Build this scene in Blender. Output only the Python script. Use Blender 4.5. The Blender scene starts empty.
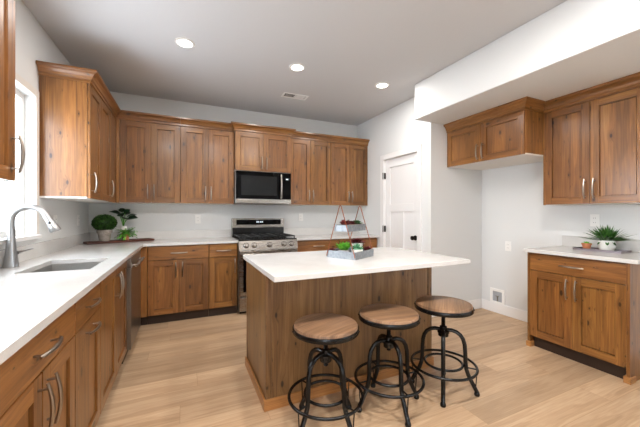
import bpy, math, random
from mathutils import Vector, Matrix
random.seed(7)
R = math.radians
S = bpy.context.scene
COL = S.collection

# ------------------------------------------------------------------ camera, world, exposure
cd = bpy.data.cameras.new('camera'); cam = bpy.data.objects.new('camera', cd); COL.objects.link(cam)
cam.location = (1.038, -4.443, 1.246)
cam.rotation_euler = (R(90), 0, -0.425)
cd.sensor_width = 36; cd.lens = 36*301.6/640; cd.clip_start = 0.02
S.camera = cam
S.view_settings.view_transform = 'Standard'; S.view_settings.look = 'None'
S.view_settings.gamma = 1; S.view_settings.use_curve_mapping = False
S.view_settings.exposure = -0.30
wd = bpy.data.worlds.new('daylight'); S.world = wd; wd.use_nodes = True
bg = wd.node_tree.nodes['Background']
bg.inputs['Color'].default_value = (0.84, 0.92, 1.0, 1); bg.inputs['Strength'].default_value = 19.0
LAMP_W = 14; REAR_W = 42; LAMP_COL = (1.0, 0.95, 0.90)
S.cycles.max_bounces = 10; S.cycles.diffuse_bounces = 6; S.cycles.glossy_bounces = 4
S.cycles.sample_clamp_indirect = 6; S.cycles.caustics_reflective = False; S.cycles.caustics_refractive = False
S.cycles.use_denoising = True

# ------------------------------------------------------------------ material helpers
class NT:
    def __init__(s, name):
        s.m = bpy.data.materials.new(name); s.m.use_nodes = True
        s.t = s.m.node_tree; s.b = s.t.nodes['Principled BSDF']
    def n(s, typ, **kw):
        x = s.t.nodes.new(typ)
        for k, v in kw.items(): setattr(x, k, v)
        return x
    def link(s, a, b): s.t.links.new(a, b)
    def put(s, sock, v):
        if isinstance(v, (int, float)): sock.default_value = v
        elif isinstance(v, tuple): sock.default_value = v
        else: s.link(v, sock)
    def math(s, op, a, b=0.0, c=0.0):
        x = s.n('ShaderNodeMath', operation=op)
        s.put(x.inputs[0], a); s.put(x.inputs[1], b); s.put(x.inputs[2], c)
        return x.outputs[0]
    def comb(s, a, b, c=0.0):
        x = s.n('ShaderNodeCombineXYZ')
        for i, v in enumerate((a, b, c)): s.put(x.inputs[i], v)
        return x.outputs[0]
    def noise(s, vec, scale=1.0, detail=2.0, rough=0.5):
        x = s.n('ShaderNodeTexNoise'); s.link(vec, x.inputs['Vector'])
        x.inputs['Scale'].default_value = scale; x.inputs['Detail'].default_value = detail
        x.inputs['Roughness'].default_value = rough
        return x.outputs['Fac']
    def white(s, vec):
        x = s.n('ShaderNodeTexWhiteNoise', noise_dimensions='3D'); s.link(vec, x.inputs['Vector'])
        return x.outputs['Value']
    def smooth(s, v, lo, hi, a=0.0, b=1.0):
        x = s.n('ShaderNodeMapRange', interpolation_type='SMOOTHSTEP')
        s.put(x.inputs[0], v); x.inputs[1].default_value = lo; x.inputs[2].default_value = hi
        x.inputs[3].default_value = a; x.inputs[4].default_value = b
        return x.outputs[0]
    def lin(s, v, lo, hi, a=0.0, b=1.0):
        x = s.n('ShaderNodeMapRange')
        s.put(x.inputs[0], v); x.inputs[1].default_value = lo; x.inputs[2].default_value = hi
        x.inputs[3].default_value = a; x.inputs[4].default_value = b
        return x.outputs[0]
    def ramp(s, v, stops):
        x = s.n('ShaderNodeValToRGB'); s.put(x.inputs[0], v)
        e = x.color_ramp.elements
        while len(e) < len(stops): e.new(0.5)
        for q, (p, c) in zip(e, stops): q.position = p; q.color = (*c, 1)
        return x.outputs[0]
    def mix(s, f, a, b, mode='MIX'):
        x = s.n('ShaderNodeMix', data_type='RGBA', blend_type=mode)
        s.put(x.inputs[0], f)
        for i, v in ((6, a), (7, b)): s.put(x.inputs[i], (*v, 1) if isinstance(v, tuple) and len(v) == 3 else v)
        return x.outputs[2]
    def bump(s, h, strength=0.1, dist=0.002):
        x = s.n('ShaderNodeBump'); s.link(h, x.inputs['Height'])
        x.inputs['Strength'].default_value = strength; x.inputs['Distance'].default_value = dist
        s.link(x.outputs[0], s.b.inputs['Normal'])
    def set(s, **kw):
        for k, v in kw.items(): s.put(s.b.inputs[k.replace('_', ' ')], v if not (isinstance(v, tuple) and len(v) == 3) else (*v, 1))
        return s

def hexc(h):
    h = h.lstrip('#'); o = []
    for i in (0, 2, 4):
        c = int(h[i:i+2], 16)/255
        o.append(c/12.92 if c <= 0.04045 else ((c+0.055)/1.055)**2.4)
    return tuple(o)

def plain(name, col, rough=0.5, metal=0.0, spec=0.5, coat=0.0):
    t = NT(name); t.set(Base_Color=col, Roughness=rough, Metallic=metal)
    t.b.inputs['Specular IOR Level'].default_value = spec
    t.b.inputs['Coat Weight'].default_value = coat
    return t.m

def paint(name, col, rough=0.7, bump=0.15, scale=90):
    t = NT(name)
    tc = t.n('ShaderNodeTexCoord').outputs['Object']
    n = t.noise(tc, scale, 3)
    t.set(Base_Color=col, Roughness=rough); t.b.inputs['Specular IOR Level'].default_value = 0.3
    t.bump(n, bump, 0.002)
    return t.m

def wood(name, orient, dark, mid, light, knot, board=0.085, knots=1.0, rough=0.36, var=0.15, coat=0.3):
    t = NT(name)
    sep = t.n('ShaderNodeSeparateXYZ'); t.link(t.n('ShaderNodeTexCoord').outputs['Object'], sep.inputs[0])
    rnd = t.n('ShaderNodeObjectInfo').outputs['Random']
    x, y, z = sep.outputs
    xy = t.math('ADD', x, y)
    ac, al = {'V': (xy, z), 'H': (z, xy), 'T': (y, x)}[orient]
    ac = t.math('MULTIPLY_ADD', rnd, 13.7, ac); al = t.math('MULTIPLY_ADD', rnd, 7.3, al)
    # wavering board joints, each board its own tone
    bid = t.math('FLOOR', t.math('DIVIDE', ac, board))
    b = t.white(t.comb(bid, 3.3, t.math('MULTIPLY', rnd, 31.0)))
    al2 = t.math('MULTIPLY_ADD', b, 9.1, al)
    # knots
    kv = t.comb(t.math('MULTIPLY', ac, 9.0), t.math('MULTIPLY', al2, 4.2), 0.0)
    vo = t.n('ShaderNodeTexVoronoi', voronoi_dimensions='2D'); t.link(kv, vo.inputs['Vector']); vo.inputs['Scale'].default_value = 1.0
    d = vo.outputs['Distance']
    cs = t.n('ShaderNodeSeparateXYZ'); t.link(vo.outputs['Color'], cs.inputs[0])
    keep = t.math('GREATER_THAN', cs.outputs[0], 1.0-0.5*knots)
    size = t.math('MULTIPLY_ADD', t.math('POWER', cs.outputs[1], 2.0), 0.10, 0.028)
    rel = t.math('DIVIDE', d, size)
    core = t.math('MULTIPLY', t.smooth(rel, 0.55, 1.15, 1.0, 0.0), keep)
    halo = t.math('MULTIPLY', t.smooth(rel, 0.8, 3.6, 1.0, 0.0), keep)
    # grain, bent round the knots
    acb = t.math('MULTIPLY_ADD', halo, 0.018, ac)
    fig = t.noise(t.comb(t.math('MULTIPLY', acb, 13.0), t.math('MULTIPLY', al2, 0.9), b), 1.0, 3, 0.55)
    rings = t.math('SINE', t.math('MULTIPLY', fig, 42.0))
    fine = t.noise(t.comb(t.math('MULTIPLY', acb, 150.0), t.math('MULTIPLY', al2, 3.0), b), 1.0, 3, 0.6)
    v = t.math('ADD', t.math('MULTIPLY', rings, 0.04), t.math('ADD', t.math('MULTIPLY', fig, 0.55), t.math('MULTIPLY', fine, 0.45)))
    col = t.ramp(v, [(0.28, dark), (0.5, mid), (0.74, light)])
    tone = t.math('MULTIPLY', t.lin(b, 0, 1, 1-var, 1+var), t.lin(t.math('FRACT', t.math('MULTIPLY', rnd, 37.3)), 0, 1, 0.88, 1.10))
    col = t.mix(1.0, col, t.comb(tone, t.math('MULTIPLY', tone, t.lin(t.math('FRACT', t.math('MULTIPLY', rnd, 91.7)), 0, 1, 0.965, 1.035)), tone), 'MULTIPLY')
    col = t.mix(t.math('MULTIPLY', halo, 0.35), col, dark)
    fl = t.noise(t.comb(t.math('MULTIPLY', acb, 55.0), t.math('MULTIPLY', al2, 9.0), b), 1.0, 2, 0.5)
    fleck = t.smooth(fl, 0.66, 0.76, 0.0, 0.55*min(1.0, knots))
    col = t.mix(fleck, col, knot)
    col = t.mix(t.math('MULTIPLY', core, 0.9), col, knot)
    t.set(Base_Color=col, Roughness=rough); t.b.inputs['Specular IOR Level'].default_value = 0.4
    t.b.inputs['Coat Weight'].default_value = coat; t.b.inputs['Coat Roughness'].default_value = 0.2; t.b.inputs['Coat IOR'].default_value = 1.6
    t.bump(fine, 0.05, 0.001)
    return t.m

ALD = (hexc('#563618'), hexc('#7d5127'), hexc('#a0703a'), hexc('#2c170b'))
WV = wood('knotty_alder_vertical', 'V', *ALD)
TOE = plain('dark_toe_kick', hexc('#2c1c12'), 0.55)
WH = wood('knotty_alder_horizontal', 'H', *ALD, board=0.12)
ISL = (hexc('#553b23'), hexc('#775734'), hexc('#937248'), hexc('#24150c'))
IV = wood('island_alder_vertical', 'V', *ISL, board=0.16)
IH = wood('island_alder_horizontal', 'H', *[hexc(c) for c in ('#7c5230', '#a4713f', '#bf8a55', '#3a2010')])
SEATW = wood('stool_seat_wood', 'T', hexc('#4a3424'), hexc('#826449'), hexc('#a58466'), hexc('#2e1c10'), board=0.066, knots=0.15, rough=0.42, var=0.2, coat=0.1)
BOARDW = wood('serving_board_wood', 'T', hexc('#32140a'), hexc('#542615'), hexc('#703520'), hexc('#180a05'), board=0.2, knots=0.1, rough=0.6, coat=0.0)

def floor_mat():
    t = NT('oak_plank_floor')
    sep = t.n('ShaderNodeSeparateXYZ'); t.link(t.n('ShaderNodeTexCoord').outputs['Object'], sep.inputs[0])
    x, y, z = sep.outputs
    W, Lg = 0.19, 1.35
    ry = t.math('DIVIDE', y, W); row = t.math('FLOOR', ry); fy = t.math('SUBTRACT', ry, row)
    ro = t.white(t.comb(row, 1.7, 0.3))
    px = t.math('ADD', t.math('DIVIDE', x, Lg), t.math('MULTIPLY', ro, 5.0)); pid = t.math('FLOOR', px); fx = t.math('SUBTRACT', px, pid)
    r = t.white(t.comb(row, pid, 0.9)); r2 = t.white(t.comb(pid, row, 4.2))
    xx = t.math('MULTIPLY_ADD', r, 17.0, x)
    fig = t.noise(t.comb(t.math('MULTIPLY', xx, 0.9), t.math('MULTIPLY', y, 11.0), r2), 1.0, 4, 0.55)
    fine = t.noise(t.comb(t.math('MULTIPLY', xx, 4.0), t.math('MULTIPLY', y, 130.0), r2), 1.0, 3, 0.6)
    rings = t.math('SINE', t.math('MULTIPLY', fig, 50.0))
    v = t.math('ADD', t.math('MULTIPLY', rings, 0.05), t.math('ADD', t.math('MULTIPLY', fig, 0.6), t.math('MULTIPLY', fine, 0.4)))
    col = t.ramp(v, [(0.28, hexc('#9d8063')), (0.5, hexc('#b7997b')), (0.75, hexc('#cbb193'))])
    tone = t.lin(r2, 0, 1, 0.80, 1.10)
    col = t.mix(1.0, col, t.comb(tone, tone, t.math('MULTIPLY', tone, 0.98)), 'MULTIPLY')
    ey = t.math('MINIMUM', fy, t.math('SUBTRACT', 1.0, fy)); ex = t.math('MINIMUM', fx, t.math('SUBTRACT', 1.0, fx))
    seam = t.math('MAXIMUM', t.smooth(ey, 0.004, 0.014, 1, 0), t.smooth(ex, 0.0006, 0.002, 1, 0))
    col = t.mix(t.math('MULTIPLY', seam, 0.45), col, hexc('#8a6a48'))
    t.set(Base_Color=col, Roughness=t.lin(fine, 0.3, 0.7, 0.33, 0.45)); t.b.inputs['Specular IOR Level'].default_value = 0.4
    t.bump(t.math('SUBTRACT', fine, t.math('MULTIPLY', seam, 2.0)), 0.05, 0.001)
    return t.m

def quartz():
    t = NT('white_quartz')
    tc = t.n('ShaderNodeTexCoord').outputs['Object']
    a = t.noise(tc, 3.0, 5, 0.6); b = t.noise(tc, 160.0, 2)
    col = t.ramp(t.math('MULTIPLY_ADD', b, 0.3, t.math('MULTIPLY', a, 0.7)), [(0.3, hexc('#c0bfbd')), (0.6, hexc('#cfcecc'))])
    t.set(Base_Color=col, Roughness=0.12); t.b.inputs['Specular IOR Level'].default_value = 0.5
    return t.m

def brushed(name, col, rough=0.28, axis=2):
    t = NT(name)
    sep = t.n('ShaderNodeSeparateXYZ'); t.link(t.n('ShaderNodeTexCoord').outputs['Object'], sep.inputs[0])
    o = list(sep.outputs); sc = [6.0]*3; sc[axis] = 400.0
    n = t.noise(t.comb(*[t.math('MULTIPLY', o[i], sc[i]) for i in range(3)]), 1.0, 2)
    t.set(Base_Color=col, Metallic=1.0, Roughness=t.lin(n, 0.3, 0.7, rough-0.02, rough+0.02))
    return t.m

def galvanised():
    t = NT('galvanised_zinc')
    tc = t.n('ShaderNodeTexCoord').outputs['Object']
    n = t.noise(tc, 45.0, 4, 0.7)
    t.set(Base_Color=t.ramp(n, [(0.3, hexc('#858a8f')), (0.7, hexc('#a6acb2'))]), Metallic=0.85, Roughness=0.4)
    return t.m

def leafy(name, a, b, rough=0.5):
    t = NT(name)
    tc = t.n('ShaderNodeTexCoord').outputs['Object']
    n = t.noise(tc, 38.0, 2)
    t.set(Base_Color=t.ramp(n, [(0.35, hexc(a)), (0.65, hexc(b))]), Roughness=rough)
    t.b.inputs['Specular IOR Level'].default_value = 0.35
    return t.m

def speckle(name, a, b, scale=40, rough=0.8):
    t = NT(name)
    n = t.noise(t.n('ShaderNodeTexCoord').outputs['Object'], scale, 4, 0.7)
    t.set(Base_Color=t.ramp(n, [(0.35, hexc(a)), (0.65, hexc(b))]), Roughness=rough)
    return t.m

def glass_mat():
    t = NT('window_glass')
    tr = t.n('ShaderNodeBsdfTransparent'); gl = t.n('ShaderNodeBsdfGlossy'); gl.inputs['Roughness'].default_value = 0.02
    lw = t.n('ShaderNodeLayerWeight'); lw.inputs['Blend'].default_value = 0.5
    fc = t.math('MULTIPLY_ADD', t.math('POWER', lw.outputs['Facing'], 5.0), 0.5, 0.03)
    mx = t.n('ShaderNodeMixShader'); t.link(fc, mx.inputs[0]); t.link(tr.outputs[0], mx.inputs[1]); t.link(gl.outputs[0], mx.inputs[2])
    t.link(mx.outputs[0], t.t.nodes['Material Output'].inputs[0])
    return t.m

def emit(name, col, st):
    t = NT(name); t.set(Base_Color=(0.8, 0.8, 0.8)); t.put(t.b.inputs['Emission Color'], (*col, 1)); t.b.inputs['Emission Strength'].default_value = st
    return t.m

WALL = paint('wall_paint', hexc('#dbdddd'))
CEILM = paint('ceiling_paint', hexc('#cbccce'), 0.8, 0.35, 60)
TRIM = plain('white_trim_paint', hexc('#e9e9e9'), 0.35)
FLOOR = floor_mat(); QZ = quartz()
STEEL = brushed('stainless_steel', hexc('#a09a93'), 0.27)
STEELH = brushed('brushed_stainless_dark', hexc('#8f8c88'), 0.3)
SINKM = brushed('satin_sink_steel', hexc('#b4b3b1'), 0.45)
NICKEL = plain('satin_nickel', hexc('#988d82'), 0.3, 1.0)
CHROME = brushed('faucet_steel', hexc('#a3a4a5'), 0.34)
BLACKG = plain('black_glass', hexc('#040405'), 0.05, 0, 0.12)
BLACKE = plain('black_enamel', hexc('#101011'), 0.22)
IRON = plain('cast_iron_black', hexc('#17181a'), 0.55, 0.3)
BLKMET = plain('black_powder_coat', hexc('#0b0b0c'), 0.27, 0.3)
BRONZE = plain('oil_rubbed_bronze', hexc('#2b2522'), 0.35, 0.8)
WHITEM = plain('white_melamine', hexc('#e8e6e2'), 0.45)
WHITEP = plain('white_plastic', hexc('#eeeeec'), 0.3)
SLOT = plain('outlet_slot_dark', hexc('#3a3a3a'), 0.6)
GALV = galvanised()
COPPER = plain('copper_wire', hexc('#9c5a3c'), 0.35, 0.9)
CERAM = plain('white_ceramic', hexc('#eceae6'), 0.3)
TERRA = speckle('terracotta', '#a5623f', '#c07f58', 30)
CLAY = speckle('weathered_grey_clay', '#7d746c', '#a39b92', 22)
SOIL = speckle('potting_soil', '#1d1510', '#3a2b20', 90, 0.95)
BOXW = leafy('boxwood_leaves', '#16300f', '#38601f')
FERN = leafy('fern_leaves', '#357522', '#6aab3c')
DARKL = leafy('dark_glossy_leaves', '#0c2416', '#1d3d24', 0.3)
SPIKE = leafy('spiky_grass_leaves', '#1e3f16', '#42702c', 0.4)
SUCG = leafy('pale_green_succulent', '#2f6d4a', '#6fae83')
SUCR = leafy('dark_red_succulent', '#3a0f16', '#74262c')
SUCB = leafy('bright_green_leaves', '#3d8a1e', '#79bd3c')
LAMPM = emit('lamp_lens', (1.0, 0.96, 0.9), 9.0)
DISP = emit('clock_digits', (0.7, 0.85, 1.0), 1.5)

# ------------------------------------------------------------------ mesh helpers
class MB:
    def __init__(s): s.v = []; s.f = []; s.m = []; s.sm = []
    def add(s, vs, fs, m=0, smooth=False):
        o = len(s.v); s.v += [tuple(p) for p in vs]
        for f in fs: s.f.append([i+o for i in f]); s.m.append(m); s.sm.append(smooth)
        return s
    def box(s, x0, x1, y0, y1, z0, z1, m=0):
        v = [(x, y, z) for x in (x0, x1) for y in (y0, y1) for z in (z0, z1)]
        return s.add(v, [(0, 1, 3, 2), (4, 6, 7, 5), (0, 4, 5, 1), (2, 3, 7, 6), (0, 2, 6, 4), (1, 5, 7, 3)], m)
    def prism(s, poly, z0, z1, m=0, fn=None):
        # counter-clockwise polygon extruded in z; fn maps (x, y, z) to the wanted axes
        n = len(poly); v = [(x, y, z0) for x, y in poly]+[(x, y, z1) for x, y in poly]
        if fn: v = [fn(*p) for p in v]
        return s.add(v, [tuple(reversed(range(n))), tuple(range(n, 2*n))]+[(i, (i+1) % n, n+(i+1) % n, n+i) for i in range(n)], m)
    def lathe(s, prof, c=(0, 0, 0), seg=32, m=0, M=None, caps=True):
        v = []; f = []; k = len(prof)
        for i in range(seg):
            a = 2*math.pi*i/seg
            for r, z in prof:
                p = Vector((r*math.cos(a), r*math.sin(a), z))
                if M: p = M @ p
                v.append((p[0]+c[0], p[1]+c[1], p[2]+c[2]))
        for i in range(seg):
            j = (i+1) % seg
            for q in range(k-1): f.append((i*k+q, j*k+q, j*k+q+1, i*k+q+1))
        if caps and prof[0][0] > 1e-5: f.append(tuple(reversed([i*k for i in range(seg)])))
        if caps and prof[-1][0] > 1e-5: f.append(tuple(i*k+k-1 for i in range(seg)))
        return s.add(v, f, m, True)
    def tube(s, pts, r, seg=10, m=0, closed=False):
        pts = [Vector(p) for p in pts]; n = len(pts); v = []; f = []
        rs = r if isinstance(r, (list, tuple)) else [r]*n
        T = []
        for i in range(n):
            a = pts[(i-1) % n] if (closed or i > 0) else pts[i]
            b = pts[(i+1) % n] if (closed or i < n-1) else pts[i]
            T.append((b-a).normalized())
        up = Vector((0, 0, 1)) if abs(T[0].z) < 0.9 else Vector((1, 0, 0))
        u = T[0].cross(up).normalized()
        for i in range(n):
            u = (u-T[i]*u.dot(T[i])).normalized(); w = T[i].cross(u)
            for k in range(seg):
                a = 2*math.pi*k/seg
                v.append(pts[i]+(u*math.cos(a)+w*math.sin(a))*rs[i])
        for i in range(n if closed else n-1):
            j = (i+1) % n
            for k in range(seg):
                l = (k+1) % seg
                f.append((i*seg+k, i*seg+l, j*seg+l, j*seg+k))
        if not closed:
            f.append(tuple(range(seg-1, -1, -1))); f.append(tuple((n-1)*seg+k for k in range(seg)))
        return s.add(v, f, m, True)
    def ball(s, c, r, seg=16, rings=10, m=0, sc=(1, 1, 1)):
        prof = [(r*math.sin(math.pi*i/rings)*1.0, -r*math.cos(math.pi*i/rings)) for i in range(rings+1)]
        prof[0] = (0, -r); prof[-1] = (0, r)
        return s.lathe(prof, c, seg, m, Matrix.Diagonal(sc))
    def leaf(s, base, tip, width, m=0, sag=0.0, fold=0.25, seg=5, tw=0.0):
        # leaf blade from base to tip with a raised pair of halves
        base = Vector(base); tip = Vector(tip); d = tip-base; L = d.length
        side = d.cross(Vector((0, 0, 1)))
        side = side.normalized() if side.length > 1e-6 else Vector((1, 0, 0))
        nrm = side.cross(d).normalized()
        if tw: q = Matrix.Rotation(tw, 3, d.normalized()); side = q @ side; nrm = q @ nrm
        v = []; f = []
        for i in range(seg+1):
            t = i/seg
            c = base+d*t+Vector((0, 0, -sag*L*t*t))
            w = width*math.sin(math.pi*min(0.999, 0.08+0.92*t)**0.85)
            v += [c-side*w+nrm*w*fold, c-nrm*0.0, c+side*w+nrm*w*fold]
        for i in range(seg):
            a = i*3
            f += [(a, a+1, a+4, a+3), (a+1, a+2, a+5, a+4)]
        return s.add(v, f, m, True)
    def build(s, name, mats, parent=None, bevel=0, loc=None, rz=0, seg=2):
        me = bpy.data.meshes.new(name)
        me.from_pydata(s.v, [], s.f)
        if not isinstance(mats, (list, tuple)): mats = [mats]
        for m in mats: me.materials.append(m)
        for p, mi, sm in zip(me.polygons, s.m, s.sm): p.material_index = mi; p.use_smooth = sm
        if any(s.sm): me.set_sharp_from_angle(angle=R(38))
        me.update()
        o = bpy.data.objects.new(name, me); COL.objects.link(o)
        if parent: o.parent = parent
        if loc: o.location = loc
        o.rotation_euler.z = rz
        if bevel:
            b = o.modifiers.new('bevel', 'BEVEL'); b.width = bevel; b.segments = seg; b.limit_method = 'ANGLE'; b.angle_limit = R(40)
        return o

def tag(o, label, cat, group=None, kind=None):
    o['label'] = label; o['category'] = cat
    if group: o['group'] = group
    if kind: o['kind'] = kind
    return o
def thing(name, label, cat, loc=(0, 0, 0), rz=0, group=None):
    o = bpy.data.objects.new(name, None); COL.objects.link(o)
    o.location = loc; o.rotation_euler.z = rz; o.empty_display_size = 0.1
    return tag(o, label, cat, group)
def struct(mb, name, m, parent=None, **kw):
    o = mb.build(name, m, parent, **kw); o['kind'] = 'structure'; return o
def copy_tree(o, parent=None):
    c = o.copy(); COL.objects.link(c)
    if parent: c.parent = parent
    for ch in list(o.children): copy_tree(ch, c)
    return c

# ------------------------------------------------------------------ the room
CE = 2.748; X1 = 3.747; X2 = 4.629; YC = -1.69; YR = -8.6
struct(MB().box(-0.15, X2+0.15, YR-0.15, 0.15, -0.10, 0), 'floor', FLOOR)
struct(MB().box(-0.15, X2+0.15, YR-0.15, 0.15, CE, CE+0.12), 'ceiling', CEILM)
def wall_with_holes(name, axis, pos, thick, a0, a1, holes):
    # wall in the plane x=pos or y=pos, thick outwards, spanning a0..a1, with (b0, b1, z0, z1) openings
    mb = MB(); cuts = sorted(holes)
    def seg(p, q, z0, z1):
        if q-p < 1e-4 or z1-z0 < 1e-4: return
        t0, t1 = sorted((pos, pos+thick))
        if axis == 'x': mb.box(t0, t1, p, q, z0, z1)
        else: mb.box(p, q, t0, t1, z0, z1)
    p = a0
    for b0, b1, z0, z1 in cuts:
        seg(p, b0, 0, CE); seg(b0, b1, 0, z0); seg(b0, b1, z1, CE); p = b1
    seg(p, a1, 0, CE)
    return struct(mb, name, WALL)
WIN = (-2.50, -1.455, 1.085, 2.14)
wall_with_holes('wall_left', 'x', 0, -0.15, YR, 0.15, [(-7.6, -6.0, 0.05, 2.2), WIN])
wall_with_holes('wall_back', 'y', 0, 0.15, 0, X2, [])
wall_with_holes('wall_right', 'x', X2, 0.15, YR, 0.15, [(-7.0, -6.0, 0.9, 2.15)])
wall_with_holes('wall_rear', 'y', YR, -0.15, 0, X2, [])
DY0, DY1, DH = -1.469, -0.763, 2.035
mb = MB()
mb.box(X1, X1+0.11, DY1, 0, 0, CE); mb.box(X1, X1+0.11, DY0, DY1, DH, CE); mb.box(X1, X1+0.11, YC, DY0, 0, CE)
struct(mb, 'wall_pantry', WALL)
struct(MB().box(X1+0.11, X2, YC, YC+0.11, 0, CE), 'wall_alcove', WALL)
SX = 3.494; SZ = 2.338
struct(MB().box(SX, X2, -5.2, YC, SZ, CE), 'soffit', WALL, bevel=0.008)
# baseboards
def base_bd(name, x0, x1, y0, y1):
    struct(MB().box(x0, x1, y0, y1, 0, 0.125), name, TRIM, bevel=0.006)
base_bd('baseboard_alcove', X1+0.001, X2-0.016, YC-0.015, YC-0.0005)
base_bd('baseboard_right', X2-0.015, X2-0.0005, -2.645, YC-0.0005)
base_bd('baseboard_pantry', X1-0.015, X1-0.0005, -0.69, -0.645)
base_bd('baseboard_corner', X1-0.015, X1-0.0005, YC-0.015, -1.546)
base_bd('baseboard_rear', X2-0.015, X2-0.0005, -5.5, -3.48)

def window(n, axis, pos, inward, a0, a1, z0, z1, mull=1, casing=0.055, sill=True, thick=0.15):
    # a window set in the wall: frame + mullion, glass pane, casing and sill
    fr = MB(); d0, d1 = pos-inward*0.10, pos-inward*0.055
    def bx(mb, p, q, za, zb, e0, e1):
        e0, e1 = sorted((e0, e1))
        if axis == 'x': mb.box(e0, e1, p, q, za, zb)
        else: mb.box(p, q, e0, e1, za, zb)
    w = 0.045
    bx(fr, a0, a1, z0, z0+w, d0, d1); bx(fr, a0, a1, z1-w, z1, d0, d1)
    bx(fr, a0, a0+w, z0+w, z1-w, d0, d1); bx(fr, a1-w, a1, z0+w, z1-w, d0, d1)
    for k in range(1, mull+1):
        c = a0+(a1-a0)*k/(mull+1); bx(fr, c-w/2, c+w/2, z0+w, z1-w, d0, d1)
    o = struct(fr, 'window_%d' % n, WHITEP, bevel=0.003)
    pm = MB(); e = (d0+d1)/2; bx(pm, a0+w, a1-w, z0+w, z1-w, e-0.002, e+0.002)
    struct(pm, 'window_pane', glass_mat(), o)
    if casing:
        cm = MB(); c0, c1 = pos+inward*0.0005, pos+inward*0.016
        bx(cm, a0-casing, a1+casing, z1, z1+casing, c0, c1); bx(cm, a0-casing, a0, z0, z1, c0, c1); bx(cm, a1, a1+casing, z0, z1, c0, c1)
        struct(cm, 'window_casing', paint('window_casing_paint', hexc('#dedad4'), 0.5, 0.03), o, bevel=0.004)
    if sill:
        sm = MB(); bx(sm, a0-0.05, a1+0.05, z0-0.028, z0, pos+inward*0.0005, pos+inward*0.035)
        struct(sm, 'window_sill', TRIM, o, bevel=0.004)
    return o
window(1, 'x', 0, 1, *WIN, mull=1)
window(2, 'x', 0, 1, -7.6, -6.0, 0.05, 2.2, mull=1, sill=False)  # unseen window, added to light the right wall, its cabinets and the soffit
window(3, 'x', X2, -1, -7.0, -6.0, 0.9, 2.15, mull=0)  # another added, unseen window; brightens the sink-run fronts from across the room

# pantry door
slab = MB(); xd0, xd1 = X1+0.022, X1+0.057
a0, a1 = DY0+0.004, DY1-0.004
st = 0.105
def dbox(p, q, za, zb, dx=0): slab.box(xd0+dx, xd1-dx, p, q, za, zb)
dbox(a0, a0+st, 0.012, DH-0.004); dbox(a1-st, a1, 0.012, DH-0.004)
dbox(a0+st, a1-st, DH-0.004-0.12, DH-0.004); dbox(a0+st, a1-st, 0.012, 0.21); dbox(a0+st, a1-st, 1.27, 1.38)
mid = (a0+a1)/2
dbox(mid-0.05, mid+0.05, 0.21, 1.27)
dbox(a0+st, a1-st, 1.38, DH-0.124, 0.010); dbox(a0+st, mid-0.05, 0.21, 1.27, 0.010); dbox(mid+0.05, a1-st, 0.21, 1.27, 0.010)
door = struct(slab, 'door_1', TRIM, bevel=0.003)
cs = MB(); cw = 0.075
for (p, q, za, zb) in ((DY0-cw, DY0, 0, DH+cw), (DY1, DY1+cw, 0, DH+cw), (DY0, DY1, DH, DH+cw)):
    cs.box(X1-0.018, X1-0.0005, p, q, za, zb)
struct(cs, 'door_casing', TRIM, door, bevel=0.004)
jb = MB()
jb.box(X1-0.0004, X1+0.11, DY0, DY0+0.003, 0, DH); jb.box(X1-0.0004, X1+0.11, DY1-0.003, DY1, 0, DH); jb.box(X1-0.0004, X1+0.11, DY0, DY1, DH-0.003, DH)
jb.box(xd1+0.002, xd1+0.018, DY0+0.003, DY0+0.02, 0, DH-0.003); jb.box(xd1+0.002, xd1+0.018, DY1-0.02, DY1-0.003, 0, DH-0.003)
struct(jb, 'door_jamb', TRIM, door)
for z in (0.25, 1.02, 1.80):
    h = MB(); h.box(X1-0.004, X1+0.021, DY1-0.012, DY1-0.0035, z-0.045, z+0.045)
    h.tube([(X1-0.022, DY1+0.000, z-0.048), (X1-0.022, DY1+0.000, z+0.048)], 0.006)
    h.build('hinge', BRONZE, door)
k = MB(); ky = DY0+0.068; kz = 0.93
RY = Matrix.Rotation(R(-90), 3, 'Y')
k.lathe([(0.0, 0), (0.033, 0), (0.033, 0.006), (0.012, 0.010), (0.011, 0.032), (0.024, 0.038), (0.029, 0.05), (0.026, 0.062), (0.0, 0.067)], (xd0, ky, kz), 24, 0, RY)
k.build('door_knob', BRONZE, door)

# ------------------------------------------------------------------ cabinets
HAND = {}
def pull(parent, x, z, orient, y=0.0, L=0.175):
    mb = MB(); h = L/2; p = []
    for i in range(13):
        t = -1+2*i/12; p.append((t*h, -0.024-0.014*(1-t*t)))
    if orient == 'v':
        mb.tube([(0, b, a) for a, b in p], [0.0052+0.0026*(1-abs(-1+2*i/12)) for i in range(13)], 8)
        for s in (-0.78, 0.78): mb.tube([(0, 0, s*h), (0, -0.030, s*h)], 0.0042, 8)
    else:
        mb.tube([(a, b, 0) for a, b in p], [0.0052+0.0026*(1-abs(-1+2*i/12)) for i in range(13)], 8)
        for s in (-0.78, 0.78): mb.tube([(s*h, 0, 0), (s*h, -0.030, 0)], 0.0042, 8)
    return mb.build('handle', NICKEL, parent, loc=(x, y, z))

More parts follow.
